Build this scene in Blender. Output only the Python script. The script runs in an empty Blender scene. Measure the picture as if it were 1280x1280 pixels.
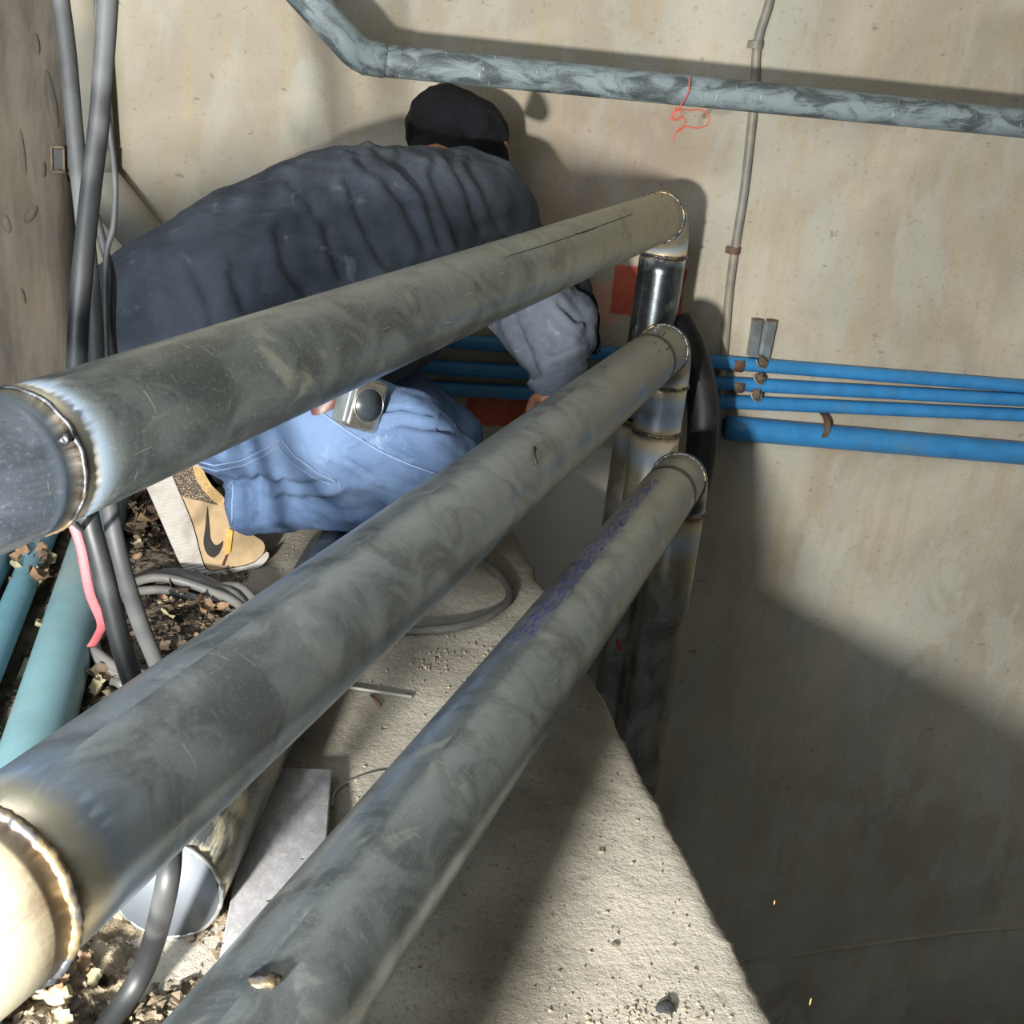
import bpy, bmesh, math, random
import numpy as np
from mathutils import Vector, Matrix, noise as mn
from mathutils.bvhtree import BVHTree
random.seed(7)
S = bpy.context.scene
COL = S.collection
V = Vector
# ------------------------------------------------------------------ camera
F, YAW, PIT, ROL, H = 1505.0, .2328, .3446, .1118, .85
fw = V((math.sin(YAW)*math.cos(PIT), math.cos(YAW)*math.cos(PIT), -math.sin(PIT)))
rt = V((math.cos(YAW), -math.sin(YAW), 0)); up = rt.cross(fw)
R_ = rt*math.cos(ROL)+up*math.sin(ROL); U_ = up*math.cos(ROL)-rt*math.sin(ROL)
CP = V((0, 0, H))
cam = bpy.data.objects.new('camera', bpy.data.cameras.new('camera')); COL.objects.link(cam)
M = Matrix((R_, U_, -fw)).transposed().to_4x4(); M.translation = CP
cam.matrix_world = M
cam.data.sensor_width = 36; cam.data.lens = F/1280*36; cam.data.clip_start = .02
S.camera = cam
def ray(x, y): return fw+R_*((x-640)/F)-U_*((y-640)/F)
def at(x, y, d): return CP+ray(x, y)*d                 # point at a depth along the view axis
def fl(x, y, z=0.0): k = ray(x, y); return CP+k*((z-H)/k.z)   # point on a level plane
def wl(x, y, W=3.1): k = ray(x, y); return CP+k*(W/k.y)       # point on a plane parallel to the back wall
# ------------------------------------------------------------------ light and exposure
S.view_settings.view_transform = 'Standard'; S.view_settings.look = 'None'
S.view_settings.gamma = 1; S.view_settings.use_curve_mapping = False
S.view_settings.exposure = 0.0
w = bpy.data.worlds.new('world'); S.world = w; w.use_nodes = True
bg = w.node_tree.nodes['Background']; bg.inputs[0].default_value = (.80, .90, 1, 1); bg.inputs[1].default_value = .09
def lamp(name, kind, loc, target, power, color, size, **k):
    l = bpy.data.lights.new(name, kind); l.energy = power; l.color = color
    if kind == 'SPOT':
        l.shadow_soft_size = size; l.spot_size = k.get('cone', 2.0); l.spot_blend = k.get('blend', .8)
    else:
        l.shape = k.get('shape', 'DISK'); l.size = size
        if 'sy' in k: l.size_y = k['sy']
    o = bpy.data.objects.new(name, l); COL.objects.link(o); o.location = loc
    o.rotation_euler = (V(target)-V(loc)).to_track_quat('-Z', 'Y').to_euler(); return o
lamp('work_light', 'SPOT', (-.60, -.37, .53), (.75, 3.1, .35), 620, (1, .97, .91), .055, cone=1.9, blend=1.0)
lamp('daylight_fill', 'AREA', (-1.1, -.1, 1.5), (.3, 1.6, .3), 46, (.84, .92, 1), .9, shape='RECTANGLE', sy=1.4)  # soft daylight fill, its opening unseen, placed near to brighten the pipes

# ------------------------------------------------------------------ node helpers
def lin(c): return tuple((x/255/12.92 if x/255 <= .04045 else ((x/255+.055)/1.055)**2.4) for x in c)+(1,)
class N:
    def __init__(s, name):
        s.m = bpy.data.materials.new(name); s.m.use_nodes = True; s.t = s.m.node_tree
        s.b = s.t.nodes['Principled BSDF']; s._tc = None
    def n(s, typ, **k):
        o = s.t.nodes.new(typ)
        for a, v in k.items(): setattr(o, a, v)
        return o
    def put(s, sock, v):
        if isinstance(v, bpy.types.NodeSocket): s.t.links.new(v, sock)
        elif v is not None: sock.default_value = v
    def co(s, kind='Object', scale=(1, 1, 1), rot=(0, 0, 0)):
        if s._tc is None: s._tc = s.n('ShaderNodeTexCoord')
        mp = s.n('ShaderNodeMapping'); s.t.links.new(s._tc.outputs[kind], mp.inputs[0])
        mp.inputs['Scale'].default_value = scale; mp.inputs['Rotation'].default_value = rot
        return mp.outputs[0]
    def noise(s, co, scale=5, det=4, rough=.6, dist=0):
        o = s.n('ShaderNodeTexNoise'); s.put(o.inputs['Vector'], co); o.inputs['Scale'].default_value = scale
        o.inputs['Detail'].default_value = det; o.inputs['Roughness'].default_value = rough; o.inputs['Distortion'].default_value = dist
        return o.outputs[0]
    def voro(s, co, scale=5, feat='F1'):
        o = s.n('ShaderNodeTexVoronoi', feature=feat); s.put(o.inputs['Vector'], co); o.inputs['Scale'].default_value = scale
        return o.outputs[0]
    def mr(s, v, a, b, c=0., d=1., smooth=True):
        o = s.n('ShaderNodeMapRange'); o.interpolation_type = 'SMOOTHSTEP' if smooth else 'LINEAR'
        s.put(o.inputs[0], v)
        for i, x in enumerate((a, b, c, d)): s.put(o.inputs[1+i], x)
        return o.outputs[0]
    def ma(s, op, a, b=None, c=None):
        o = s.n('ShaderNodeMath', operation=op); s.put(o.inputs[0], a)
        if b is not None: s.put(o.inputs[1], b)
        if c is not None: s.put(o.inputs[2], c)
        return o.outputs[0]
    def mix(s, f, a, b, mode='MIX'):
        o = s.n('ShaderNodeMix', data_type='RGBA', blend_type=mode); s.put(o.inputs[0], f); s.put(o.inputs[6], a); s.put(o.inputs[7], b)
        return o.outputs[2]
    def sep(s, co):
        o = s.n('ShaderNodeSeparateXYZ'); s.put(o.inputs[0], co); return o.outputs
    def bump(s, h, strength=.3, dist=.01, prev=None):
        o = s.n('ShaderNodeBump'); o.inputs['Strength'].default_value = strength; o.inputs['Distance'].default_value = dist
        s.put(o.inputs['Height'], h)
        if prev is not None: s.put(o.inputs['Normal'], prev)
        return o.outputs[0]
    def out(s, color=None, rough=None, metal=None, normal=None, spec=None):
        for k, v in (('Base Color', color), ('Roughness', rough), ('Metallic', metal), ('Normal', normal), ('Specular IOR Level', spec)):
            if v is not None: s.put(s.b.inputs[k], v)
        return s.m
def plain(name, c, rough=.6, metal=0., var=.25, scale=30, bump=.15, dirt=None, kind='Object'):
    q = N(name); co = q.co(kind); n1 = q.noise(co, scale, 5); n2 = q.noise(co, scale*.2, 3)
    c = lin(c); dk = tuple(x*(1-var) for x in c[:3])+(1,)
    col = q.mix(q.mr(n1, .35, .65), dk, c)
    if dirt: col = q.mix(q.mr(n2, .48, .62, 0, .8), col, lin(dirt))
    return q.out(col, rough, metal, q.bump(n1, bump, .002))

# wall: trowelled plaster with stains, old red primer and a pale panel of paint
def wall_mat(name, paint=True, base=(192, 185, 168), dark=(160, 152, 136)):
    q = N(name); co = q.co(); x, y, z = q.sep(co)
    big = q.noise(co, 1.7, 4, .55, .4); mid = q.noise(q.co(scale=(1, 1, .45)), 6, 5, .6, .6); fine = q.noise(co, 60, 5, .7)
    stre = q.noise(q.co(scale=(10, 10, 1.1)), 2.2, 4, .6)
    col = q.mix(q.mr(big, .36, .66), lin(dark), lin(base))
    col = q.mix(q.mr(stre, .46, .66, 0, .42), col, lin((172, 156, 126)))
    col = q.mix(q.mr(mid, .46, .60, 0, .55), col, lin((176, 176, 165)))
    ch = q.noise(q.co(scale=(1, 1, .6)), 6, 6, .65, .6)
    low = q.mr(z, .05, -.25, 0, 1)
    col = q.mix(q.ma('MULTIPLY', q.mr(ch, .50, .60, 0, .4), q.ma('MULTIPLY', low, q.mr(x, 1.5, 1.7))), col, lin((196, 196, 186)))
    col = q.mix(q.mr(fine, .3, .45, .35, 0), col, lin((98, 88, 72)))
    sp = q.noise(q.co(scale=(1, 1, 2)), 25, 3, .6); col = q.mix(q.mr(sp, .66, .74, 0, .45), col, lin((90, 78, 60)))
    if paint:
        wob = q.ma('MULTIPLY', q.ma('SUBTRACT', q.noise(co, 9, 4), .5), .035)
        xs = q.ma('ADD', x, wob); zs = q.ma('ADD', z, wob)
        def box(a, b, e=.004, amt=1):
            (x0, z1), (x1, z0) = (wl(*a).x, wl(*a).z), (wl(*b).x, wl(*b).z)
            m = q.mr(xs, x0-e, x0+e); m = q.ma('MULTIPLY', m, q.mr(xs, x1+e, x1-e))
            m = q.ma('MULTIPLY', m, q.mr(zs, z0-e, z0+e)); m = q.ma('MULTIPLY', m, q.mr(zs, z1+e, z1-e))
            return q.ma('MULTIPLY', m, amt)
        red = q.mix(q.mr(mid, .4, .6), lin((176, 78, 58)), lin((196, 100, 78)))
        col = q.mix(box((560, 552), (790, 760)), col, lin((205, 200, 190)))
        col = q.mix(box((720, 350), (770, 408), .01, .6), col, lin((216, 150, 130)))
        col = q.mix(box((768, 330), (850, 400)), col, red)
        col = q.mix(box((690, 120), (850, 330), .06, .12), col, lin((150, 80, 62)))
        col = q.mix(box((584, 490), (800, 541)), col, red)
    nm = q.bump(fine, .35, .003); nm = q.bump(mid, .3, .012, nm)
    nm = q.bump(q.noise(q.co(scale=(1, 1, 7)), 12, 5, .7), .25, .006, nm)
    return q.out(col, .85, 0, nm)
def concrete(name, a=(176, 170, 157), b=(140, 134, 121)):
    q = N(name); co = q.co(); n1 = q.noise(co, 3, 5, .6, .3); n2 = q.noise(co, 26, 6, .75); n3 = q.voro(co, 60)
    n4 = q.noise(co, 150, 3, .8)
    col = q.mix(q.mr(n1, .35, .65), lin(b), lin(a)); col = q.mix(q.mr(n2, .28, .44, .6, 0), col, lin((90, 82, 68)))
    col = q.mix(q.mr(n4, .58, .75, 0, .5), col, lin((205, 200, 185))); col = q.mix(q.mr(n4, .46, .28, 0, .75), col, lin((92, 86, 76)))
    holes = q.mr(q.noise(co, 38, 2, .5), .27, .22, 0, 1)
    nm = q.bump(n4, .5, .002); nm = q.bump(n2, .6, .006, nm); nm = q.bump(q.ma('MULTIPLY', holes, -1), .8, .004, nm)
    return q.out(col, .92, 0, nm)
# galvanised steel: UV u runs along the pipe in metres, v around it
def galv(name, tint=(150, 158, 160), heat=(), dust=(0, .9), dustc=(150, 140, 112), dustn=.5, rough=.27, ink=None, band=None, metal=.72):
    q = N(name); uv = q.co('UV'); u, v, _ = q.sep(uv)
    n1 = q.noise(q.co('UV', (5, 2.2, 1)), 2.2, 6, .62, .8); n2 = q.noise(q.co('UV', (60, 6, 1)), 3, 5, .7)
    st = q.noise(q.co('UV', (3, 40, 1)), 3, 4, .7); sp = q.noise(q.co('UV', (40, 16, 1)), 6, 3, .7)
    col = q.mix(q.mr(n1, .36, .62), lin(tuple(int(c*.74) for c in tint)), lin(tint))
    col = q.mix(q.mr(sp, .52, .74, 0, .35), col, lin((205, 214, 214)))
    s1 = q.noise(q.co('UV', (220, 5, 1), (0, 0, .5)), 1.4, 2, .5); s2 = q.noise(q.co('UV', (8, 90, 1), (0, 0, -.12)), 1.4, 2, .5)
    scr = q.ma('MAXIMUM', q.mr(s1, .70, .73), q.mr(s2, .72, .75))
    dm = q.ma('MULTIPLY', q.mr(u, dust[1], dust[0]), q.mr(q.ma('ADD', n1, q.ma('MULTIPLY', st, .35)), dustn, dustn+.22))
    du2 = q.mr(q.noise(q.co('UV', (4, 3, 1), (0, 0, .9)), 1.5, 5, .6, 1.5), .54, .68, 0, .32)
    dm = q.ma('MAXIMUM', dm, du2)
    dm = q.ma('MINIMUM', dm, .92)
    col = q.mix(dm, col, lin(dustc))
    dk = q.ma('MULTIPLY', q.mr(q.noise(q.co('UV', (50, 3, 1)), 1.2, 4, .7), .66, .72), q.mr(u, dust[1]*.7, dust[0]))
    col = q.mix(q.ma('MULTIPLY', dk, .75), col, lin((58, 54, 46)))
    col = q.mix(q.ma('MULTIPLY', scr, .8), col, lin((206, 212, 210)))
    met = q.ma('MULTIPLY', q.ma('SUBTRACT', 1, dm), metal)
    for (uc, wd) in heat:
        d = q.ma('ABSOLUTE', q.ma('SUBTRACT', q.ma('ADD', u, q.ma('MULTIPLY', q.ma('SUBTRACT', n1, .5), wd*.8)), uc))
        col = q.mix(q.mr(d, wd*2.2, wd*1.0, 0, .7), col, lin((176, 198, 224)))
        col = q.mix(q.mr(d, wd*1.2, wd*.45, 0, .8), col, lin((222, 206, 168)))
        col = q.mix(q.mr(d, wd*.4, wd*.1, 0, .85), col, lin((120, 96, 66)))
    if ink:
        m = q.ma('MULTIPLY', q.mr(u, ink[0], ink[0]+.02), q.mr(u, ink[1], ink[1]-.1))
        m = q.ma('MULTIPLY', m, q.ma('MULTIPLY', q.mr(v, ink[2]-.02, ink[2]), q.mr(v, ink[3]+.02, ink[3])))
        pat = q.noise(q.co('UV', (26, 60, 1), (0, 0, .9)), 1.6, 3, .6, .6)
        m = q.ma('MULTIPLY', m, q.mr(pat, .48, .56, .12, .85)); col = q.mix(m, col, lin((62, 62, 150)))
        met = q.ma('MULTIPLY', met, q.ma('SUBTRACT', 1, m))
    if band:
        m = q.ma('MULTIPLY', q.mr(u, band[0], band[0]+.002), q.mr(u, band[1], band[1]-.002))
        col = q.mix(q.ma('MULTIPLY', m, .75), col, lin((74, 74, 76)))
    r = q.ma('ADD', rough, q.ma('ADD', q.ma('MULTIPLY', dm, .25), q.ma('MULTIPLY', n2, .1)))
    return q.out(col, r, met, q.bump(n2, .12, .001))
MT = {}
MT['wall'] = wall_mat('trowelled_plaster')
MT['wall2'] = wall_mat('side_plaster', False)
MT['slab'] = concrete('slab_concrete')
def column_mat():
    q = N('board_marked_concrete'); co = q.co(); g = q.noise(q.co(scale=(12, 12, 2.0)), 2, 5, .65, .4); f = q.noise(co, 50, 5, .7)
    b = q.noise(q.co(scale=(1, 1, .5)), 5, 4)
    col = q.mix(q.mr(g, .25, .75), lin((66, 62, 56)), lin((100, 94, 85))); col = q.mix(q.mr(b, .5, .7, 0, .4), col, lin((104, 94, 78)))
    nm = q.bump(g, .5, .01); nm = q.bump(f, .4, .003, nm); return q.out(col, .9, 0, nm)
MT['column'] = column_mat()
def soil_mat():
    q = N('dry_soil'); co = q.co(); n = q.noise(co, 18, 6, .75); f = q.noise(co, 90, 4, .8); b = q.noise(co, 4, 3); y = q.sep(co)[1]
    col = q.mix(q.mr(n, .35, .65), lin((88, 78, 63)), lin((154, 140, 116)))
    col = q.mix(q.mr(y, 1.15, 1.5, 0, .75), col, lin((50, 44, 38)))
    col = q.mix(q.mr(f, .6, .75, 0, .6), col, lin((140, 130, 110)))
    nm = q.bump(f, .6, .004); nm = q.bump(n, .8, .012, nm); return q.out(col, .95, 0, nm)
MT['soil'] = soil_mat()
MT['pvc_blue'] = plain('blue_pvc', (58, 136, 196), .42, 0, .18, 14, .05, (80, 128, 160))
MT['pvc_teal'] = plain('dusty_teal_pvc', (118, 156, 164), .5, 0, .18, 10, .1, (134, 148, 146))
MT['pvc_teal2'] = plain('light_blue_pvc', (104, 152, 168), .5, 0, .2, 10, .1, (120, 150, 158))
MT['pvc_grey'] = plain('grey_pvc', (132, 134, 128), .55, 0, .12, 8, .1, (170, 160, 140))
MT['conduit'] = plain('dull_conduit', (134, 132, 124), .55, .1, .2, 25, .15, (160, 150, 130))
MT['cable'] = plain('dusty_black_cable', (58, 60, 62), .6, 0, .3, 25, .25, (84, 86, 86))
MT['cable_dark'] = plain('black_cable', (36, 38, 40), .5, 0, .3, 25, .2, (84, 86, 86))
MT['cable_lt'] = plain('dust_coated_cable', (92, 92, 90), .55, 0, .3, 30, .3, (104, 102, 98))
MT['rust'] = plain('rusty_clip', (120, 104, 88), .7, .3, .4, 60, .4, (110, 70, 50))
MT['strut'] = plain('zinc_strut', (150, 160, 164), .4, .5, .2, 40, .1, (120, 124, 122))
MT['red'] = plain('red_string', (206, 92, 74), .6)
MT['pink'] = plain('pink_strap', (170, 86, 92), .55, 0, .2, 40, .3)
MT['redcap'] = plain('red_plastic', (205, 60, 76), .5)
MT['leaf'] = plain('dry_leaf', (124, 98, 72), .8, 0, .4, 60, .4, (110, 84, 60))
MT['leaf2'] = plain('brown_leaf', (74, 60, 46), .8, 0, .4, 60, .4)
MT['leaf3'] = plain('pale_leaf', (140, 134, 106), .8, 0, .3, 60, .4)
MT['stick'] = plain('twig_bark', (126, 108, 88), .85, 0, .4, 80, .5)
MT['stone'] = plain('stone_chip', (150, 140, 120), .9, 0, .4, 60, .5)
MT['stone_y'] = plain('pale_stone', (196, 180, 140), .9, 0, .3, 40, .5)
MT['dark'] = plain('dark_rubber', (46, 48, 50), .6, 0, .3, 30, .3)
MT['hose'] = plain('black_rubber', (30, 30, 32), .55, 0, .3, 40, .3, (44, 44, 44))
MT['steel'] = plain('bright_steel', (190, 192, 190), .3, .8)
MT['black'] = plain('black_marker', (46, 42, 38), .8)
def fabric(name, c, c2, dust=None, sc=1):
    q = N(name); co = q.co(); n = q.noise(co, 7*sc, 5, .6, .5); f = q.noise(co, 260, 3, .8); w_ = q.noise(q.co(scale=(1, 1, 5)), 60, 4, .8)
    col = q.mix(q.mr(n, .35, .68), lin(c), lin(c2)); col = q.mix(q.mr(w_, .4, .7, 0, .35), col, lin(c2))
    if dust: col = q.mix(q.mr(q.noise(co, 13, 5, .65, 1.0), .60, .70, 0, .5), col, lin(dust))
    nm = q.bump(f, .35, .001); nm = q.bump(w_, .12, .003, nm); return q.out(col, .9, 0, nm, .2)
MT['jacket'] = fabric('dark_slate_cotton', (66, 72, 82), (92, 99, 110), (132, 138, 146))
MT['denim'] = fabric('washed_denim', (66, 86, 118), (96, 117, 148), (130, 148, 172))
MT['thread'] = plain('denim_stitching', (120, 140, 170), .8)
MT['blackcloth'] = fabric('black_knit', (12, 13, 16), (22, 24, 28))
MT['skin'] = plain('skin', (168, 112, 84), .55, 0, .12, 40, .05)
MT['glove'] = fabric('charcoal_glove', (44, 50, 58), (70, 78, 88))
def shoe_sole():
    q = N('white_foam_sole'); co = q.co(); x, y, z = q.sep(co)
    wv = q.n('ShaderNodeTexWave', bands_direction='Z'); q.put(wv.inputs[0], co); wv.inputs['Scale'].default_value = 60
    n = q.noise(co, 30, 5); col = q.mix(q.mr(n, .4, .7, 0, .6), lin((176, 172, 164)), lin((140, 130, 116)))
    return q.out(col, .6, 0, q.bump(wv.outputs[0], .5, .003))
MT['sole'] = shoe_sole()
MT['suede'] = plain('tan_suede', (172, 148, 114), .85, 0, .12, 60, .2, (156, 134, 102))
def knit():
    q = N('speckled_knit'); co = q.co(); d = q.voro(co, 330)
    col = q.mix(q.mr(d, .38, .30), lin((78, 66, 58)), lin((160, 144, 116))); return q.out(col, .85, 0, q.bump(d, .5, .002))
MT['knit'] = knit()
MT['collar'] = plain('yellow_knit', (186, 156, 104), .85, 0, .35, 300, .5)
MT['orange'] = plain('orange_lace', (222, 168, 84), .8)
MT['leather'] = plain('brown_leather', (86, 50, 44), .45, 0, .25, 60, .3)
MT['chrome'] = plain('worn_chrome', (196, 192, 182), .25, .9, .25, 90, .2)
MT['disc'] = plain('dark_dial', (52, 58, 62), .3)
MT['yellow'] = plain('yellow_plastic', (238, 212, 44), .45)
MT['cap'] = plain('brushed_plate', (120, 127, 135), .5, .45, .10, 12, .05)
MT['bead'] = plain('weld_bead', (96, 98, 104), .38, .75, .5, 120, .5, (170, 150, 110))
def board_mat():
    q = N('pitted_grey_board'); co = q.co(); n = q.noise(co, 45, 4, .6); f = q.noise(q.co(scale=(1, .5, 1)), 60, 5, .8)
    col = q.mix(q.mr(f, .40, .65), lin((164, 163, 166)), lin((192, 191, 194))); pit = q.mr(q.noise(q.co(scale=(1, 2, 1)), 62, 2, .4), .30, .24)
    col = q.mix(pit, col, lin((96, 92, 92))); col = q.mix(q.mr(q.noise(co, 24, 5, .8), .62, .68, 0, .5), col, lin((210, 208, 208)))
    return q.out(col, .65, 0, q.bump(q.ma('MULTIPLY', pit, -1), .8, .003))
MT['board'] = board_mat()
q = N('glowing_spark'); q.b.inputs['Emission Color'].default_value = (1, .28, .05, 1); q.b.inputs['Emission Strength'].default_value = 6; MT['spark'] = q.m
MT['greypipe'] = galv('weathered_galvanised_pipe', (104, 116, 120), dust=(100, 200), dustc=(128, 142, 146), dustn=.58, rough=.5, metal=.3)

# ------------------------------------------------------------------ mesh helpers
def mesh(name, vs, fs, mat, parent=None, smooth=True, uvs=None):
    me = bpy.data.meshes.new(name); me.from_pydata([tuple(v) for v in vs], [], fs)
    if uvs is not None:
        l = me.uv_layers.new(name='UVMap'); i = 0
        for f in uvs:
            for t in f: l.data[i].uv = t; i += 1
    me.validate(); me.update()
    if smooth:
        for p in me.polygons: p.use_smooth = True
    me.materials.append(MT[mat] if isinstance(mat, str) else mat)
    o = bpy.data.objects.new(name, me); COL.objects.link(o)
    if parent: o.parent = parent; o.matrix_parent_inverse = parent.matrix_world.inverted()
    return o
def empty(name, loc):
    o = bpy.data.objects.new(name, None); COL.objects.link(o); o.location = loc; o.empty_display_size = .05
    o.matrix_world = Matrix.Translation(V(loc)); return o
def tag(o, label, cat, group=None, kind=None):
    if label: o['label'] = label
    if cat: o['category'] = cat
    if group: o['group'] = group
    if kind: o['kind'] = kind
    return o
def smoothpath(P, n=8):
    P = [V(p) for p in P]; out = []
    Q = [P[0]*2-P[1]]+P+[P[-1]*2-P[-2]]
    for i in range(1, len(Q)-2):
        a, b, c, d = Q[i-1:i+3]
        for k in range(n):
            t = k/n; out.append(.5*((2*b)+(c-a)*t+(2*a-5*b+4*c-d)*t*t+(3*b-a-3*c+d)*t**3))
    out.append(P[-1]); return out
def tube(name, P, r, mat, parent=None, seg=24, caps=True, u0=0., closed=False, flat=None, wob=0., ref=None):
    P = [V(p) for p in P]; n = len(P); rr = r if isinstance(r, (list, tuple)) else [r]*n
    vs, fs, uv = [], [], []; T = []
    for i in range(n):
        a = P[(i-1) % n] if closed else P[max(i-1, 0)]; b = P[(i+1) % n] if closed else P[min(i+1, n-1)]
        T.append((b-a).normalized())
    nrm = ref if ref is not None else (V((0, 0, 1)) if abs(T[0].z) < .9 else V((1, 0, 0)))
    nrm = (nrm-T[0]*nrm.dot(T[0])).normalized(); L = [u0]
    for i in range(n):
        if i: L.append(L[-1]+(P[i]-P[i-1]).length)
        nrm = (nrm-T[i]*nrm.dot(T[i])).normalized(); bi = T[i].cross(nrm)
        for k in range(seg):
            a = 2*math.pi*k/seg; rad = rr[i]*(1+(wob*mn.noise(V((i*.7, math.cos(a)*2, math.sin(a)*2))) if wob else 0))
            ca, sa = math.cos(a), math.sin(a)
            if flat: sa *= flat
            vs.append(P[i]+nrm*(ca*rad)+bi*(sa*rad))
    m = n if closed else n-1
    for i in range(m):
        j = (i+1) % n
        for k in range(seg):
            k2 = (k+1) % seg; fs.append((i*seg+k, i*seg+k2, j*seg+k2, j*seg+k))
            va, vb = k/seg, (k+1)/seg; ua = L[i]; ub = L[j] if j else L[i]
            uv.append(((ua, va), (ua, vb), (ub, vb), (ub, va)))
    if caps and not closed:
        fs.append(tuple(range(seg))[::-1]); uv.append([(L[0], 0)]*seg)
        fs.append(tuple((n-1)*seg+k for k in range(seg))); uv.append([(L[-1], 0)]*seg)
    return mesh(name, vs, fs, mat, parent, True, uv)
def boxm(name, c, half, axes, mat, parent=None, bev=.0):
    bm = bmesh.new(); bmesh.ops.create_cube(bm, size=2)
    A = Matrix([V(a).normalized()*h for a, h in zip(axes, half)]).transposed()
    for v in bm.verts: v.co = A @ v.co + V(c)
    if A.determinant() < 0: bmesh.ops.reverse_faces(bm, faces=bm.faces)
    if bev: bmesh.ops.bevel(bm, geom=bm.edges, offset=bev, segments=3, affect='EDGES', profile=.5)
    return frombm(name, bm, mat, parent, bev > 0)
def frombm(name, bm, mat, parent=None, smooth=True):
    me = bpy.data.meshes.new(name); bm.to_mesh(me); bm.free()
    for p in me.polygons: p.use_smooth = smooth
    me.materials.append(MT[mat] if isinstance(mat, str) else mat)
    o = bpy.data.objects.new(name, me); COL.objects.link(o)
    if parent: o.parent = parent; o.matrix_parent_inverse = parent.matrix_world.inverted()
    return o
X, Y, Z = V((1, 0, 0)), V((0, 1, 0)), V((0, 0, 1))
# ------------------------------------------------------------------ the setting
def slabbox(name, x0, x1, y0, y1, z0, z1, mat, kind='structure'):
    o = boxm(name, ((x0+x1)/2, (y0+y1)/2, (z0+z1)/2), ((x1-x0)/2, (y1-y0)/2, (z1-z0)/2), (X, Y, Z), mat); o['kind'] = kind; return o
slabbox('wall_back', -2.2, 3.6, 3.1, 3.3, -3.2, 2.4, 'wall')
slabbox('wall_right', 3.4, 3.6, -2.0, 3.1, -3.2, 2.4, 'wall2')
slabbox('ceiling', -2.2, 3.4, -1.0, 3.1, 2.25, 2.4, 'wall2')
# left: a square concrete column with chips and cracks standing in front of the back wall
CY = 2.97; CX = wl(80, 200, CY).x
def build_column():
    bm = bmesh.new(); nx, nz = 60, 90; x0 = -1.6; g = {}
    for i in range(nx+1):
        for j in range(nz+1):
            x = x0+(CX-x0)*(i/nx); z = -.3+2.55*j/nz
            d = .006*mn.fractal(V((x*9, z*1.2, 0)), 1, 2, 4)+.004*mn.noise(V((x*40, z*5, 1)))
            edge = max(0, 1-(CX-x)/.012)*.006
            g[i, j] = bm.verts.new((x-(.004*mn.noise(V((z*14, 3, 0))) if i == nx else 0), CY-d+edge, z))
    for i in range(nx):
        for j in range(nz): bm.faces.new((g[i, j], g[i+1, j], g[i+1, j+1], g[i, j+1]))
    b = [bm.verts.new((g[nx, j].co.x, 3.1, g[nx, j].co.z)) for j in range(nz+1)]
    for j in range(nz): bm.faces.new((g[nx, j], b[j], b[j+1], g[nx, j+1]))
    o = frombm('wall_left', bm, 'column'); o['kind'] = 'structure'; return o
wleft = build_column()
def chip(x, y, h, wd, tilt):
    c = wl(x, y, CY-.004); k = h/F*2.8; ww = wd/F*2.8; vs = []; n = 14
    for i in range(n):
        a = 2*math.pi*i/n; px = math.cos(a)*ww/2*(1+.3*mn.noise(V((i, x, 0)))); pz = math.sin(a)*k/2
        vs.append(c+V((px+pz*tilt, 0, pz)))
    m = len(vs); vs += [v+V((0, -.006, 0))*1+(c-v)*.35 for v in vs]; fs = [tuple(range(m, 2*m))]
    fs += [(i, (i+1) % m, m+(i+1) % m, m+i) for i in range(m)]
    return mesh('plaster_chip', vs, fs, 'column', wleft)
for a in ((45, 55, 24, 8, -.1), (64, 125, 66, 11, -.15), (28, 190, 54, 6, -.1), (8, 280, 22, 10, -.2), (38, 268, 22, 12, .5), (55, 212, 18, 4, 0), (29, 370, 20, 4, -.2)): chip(*a)
# embedded metal box in the column edge
bx = empty('embedded_wall_box', wl(78, 199, CY)); tag(bx, 'small rusty metal box frame set in the column edge behind the cables', 'junction box')
c = wl(73, 199, CY-.004)
for dx, dz, hx, hz in ((-.014, 0, .002, .027), (.012, 0, .002, .027), (0, .027, .014, .002), (0, -.027, .014, .002)):
    boxm('frame_bar', c+V((dx, 0, dz)), (hx, .006, hz), (X, Y, Z), 'rust', bx)
boxm('back_plate', c+V((0, .006, 0)), (.011, .002, .021), (X, Y, Z), 'dark', bx)

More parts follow.
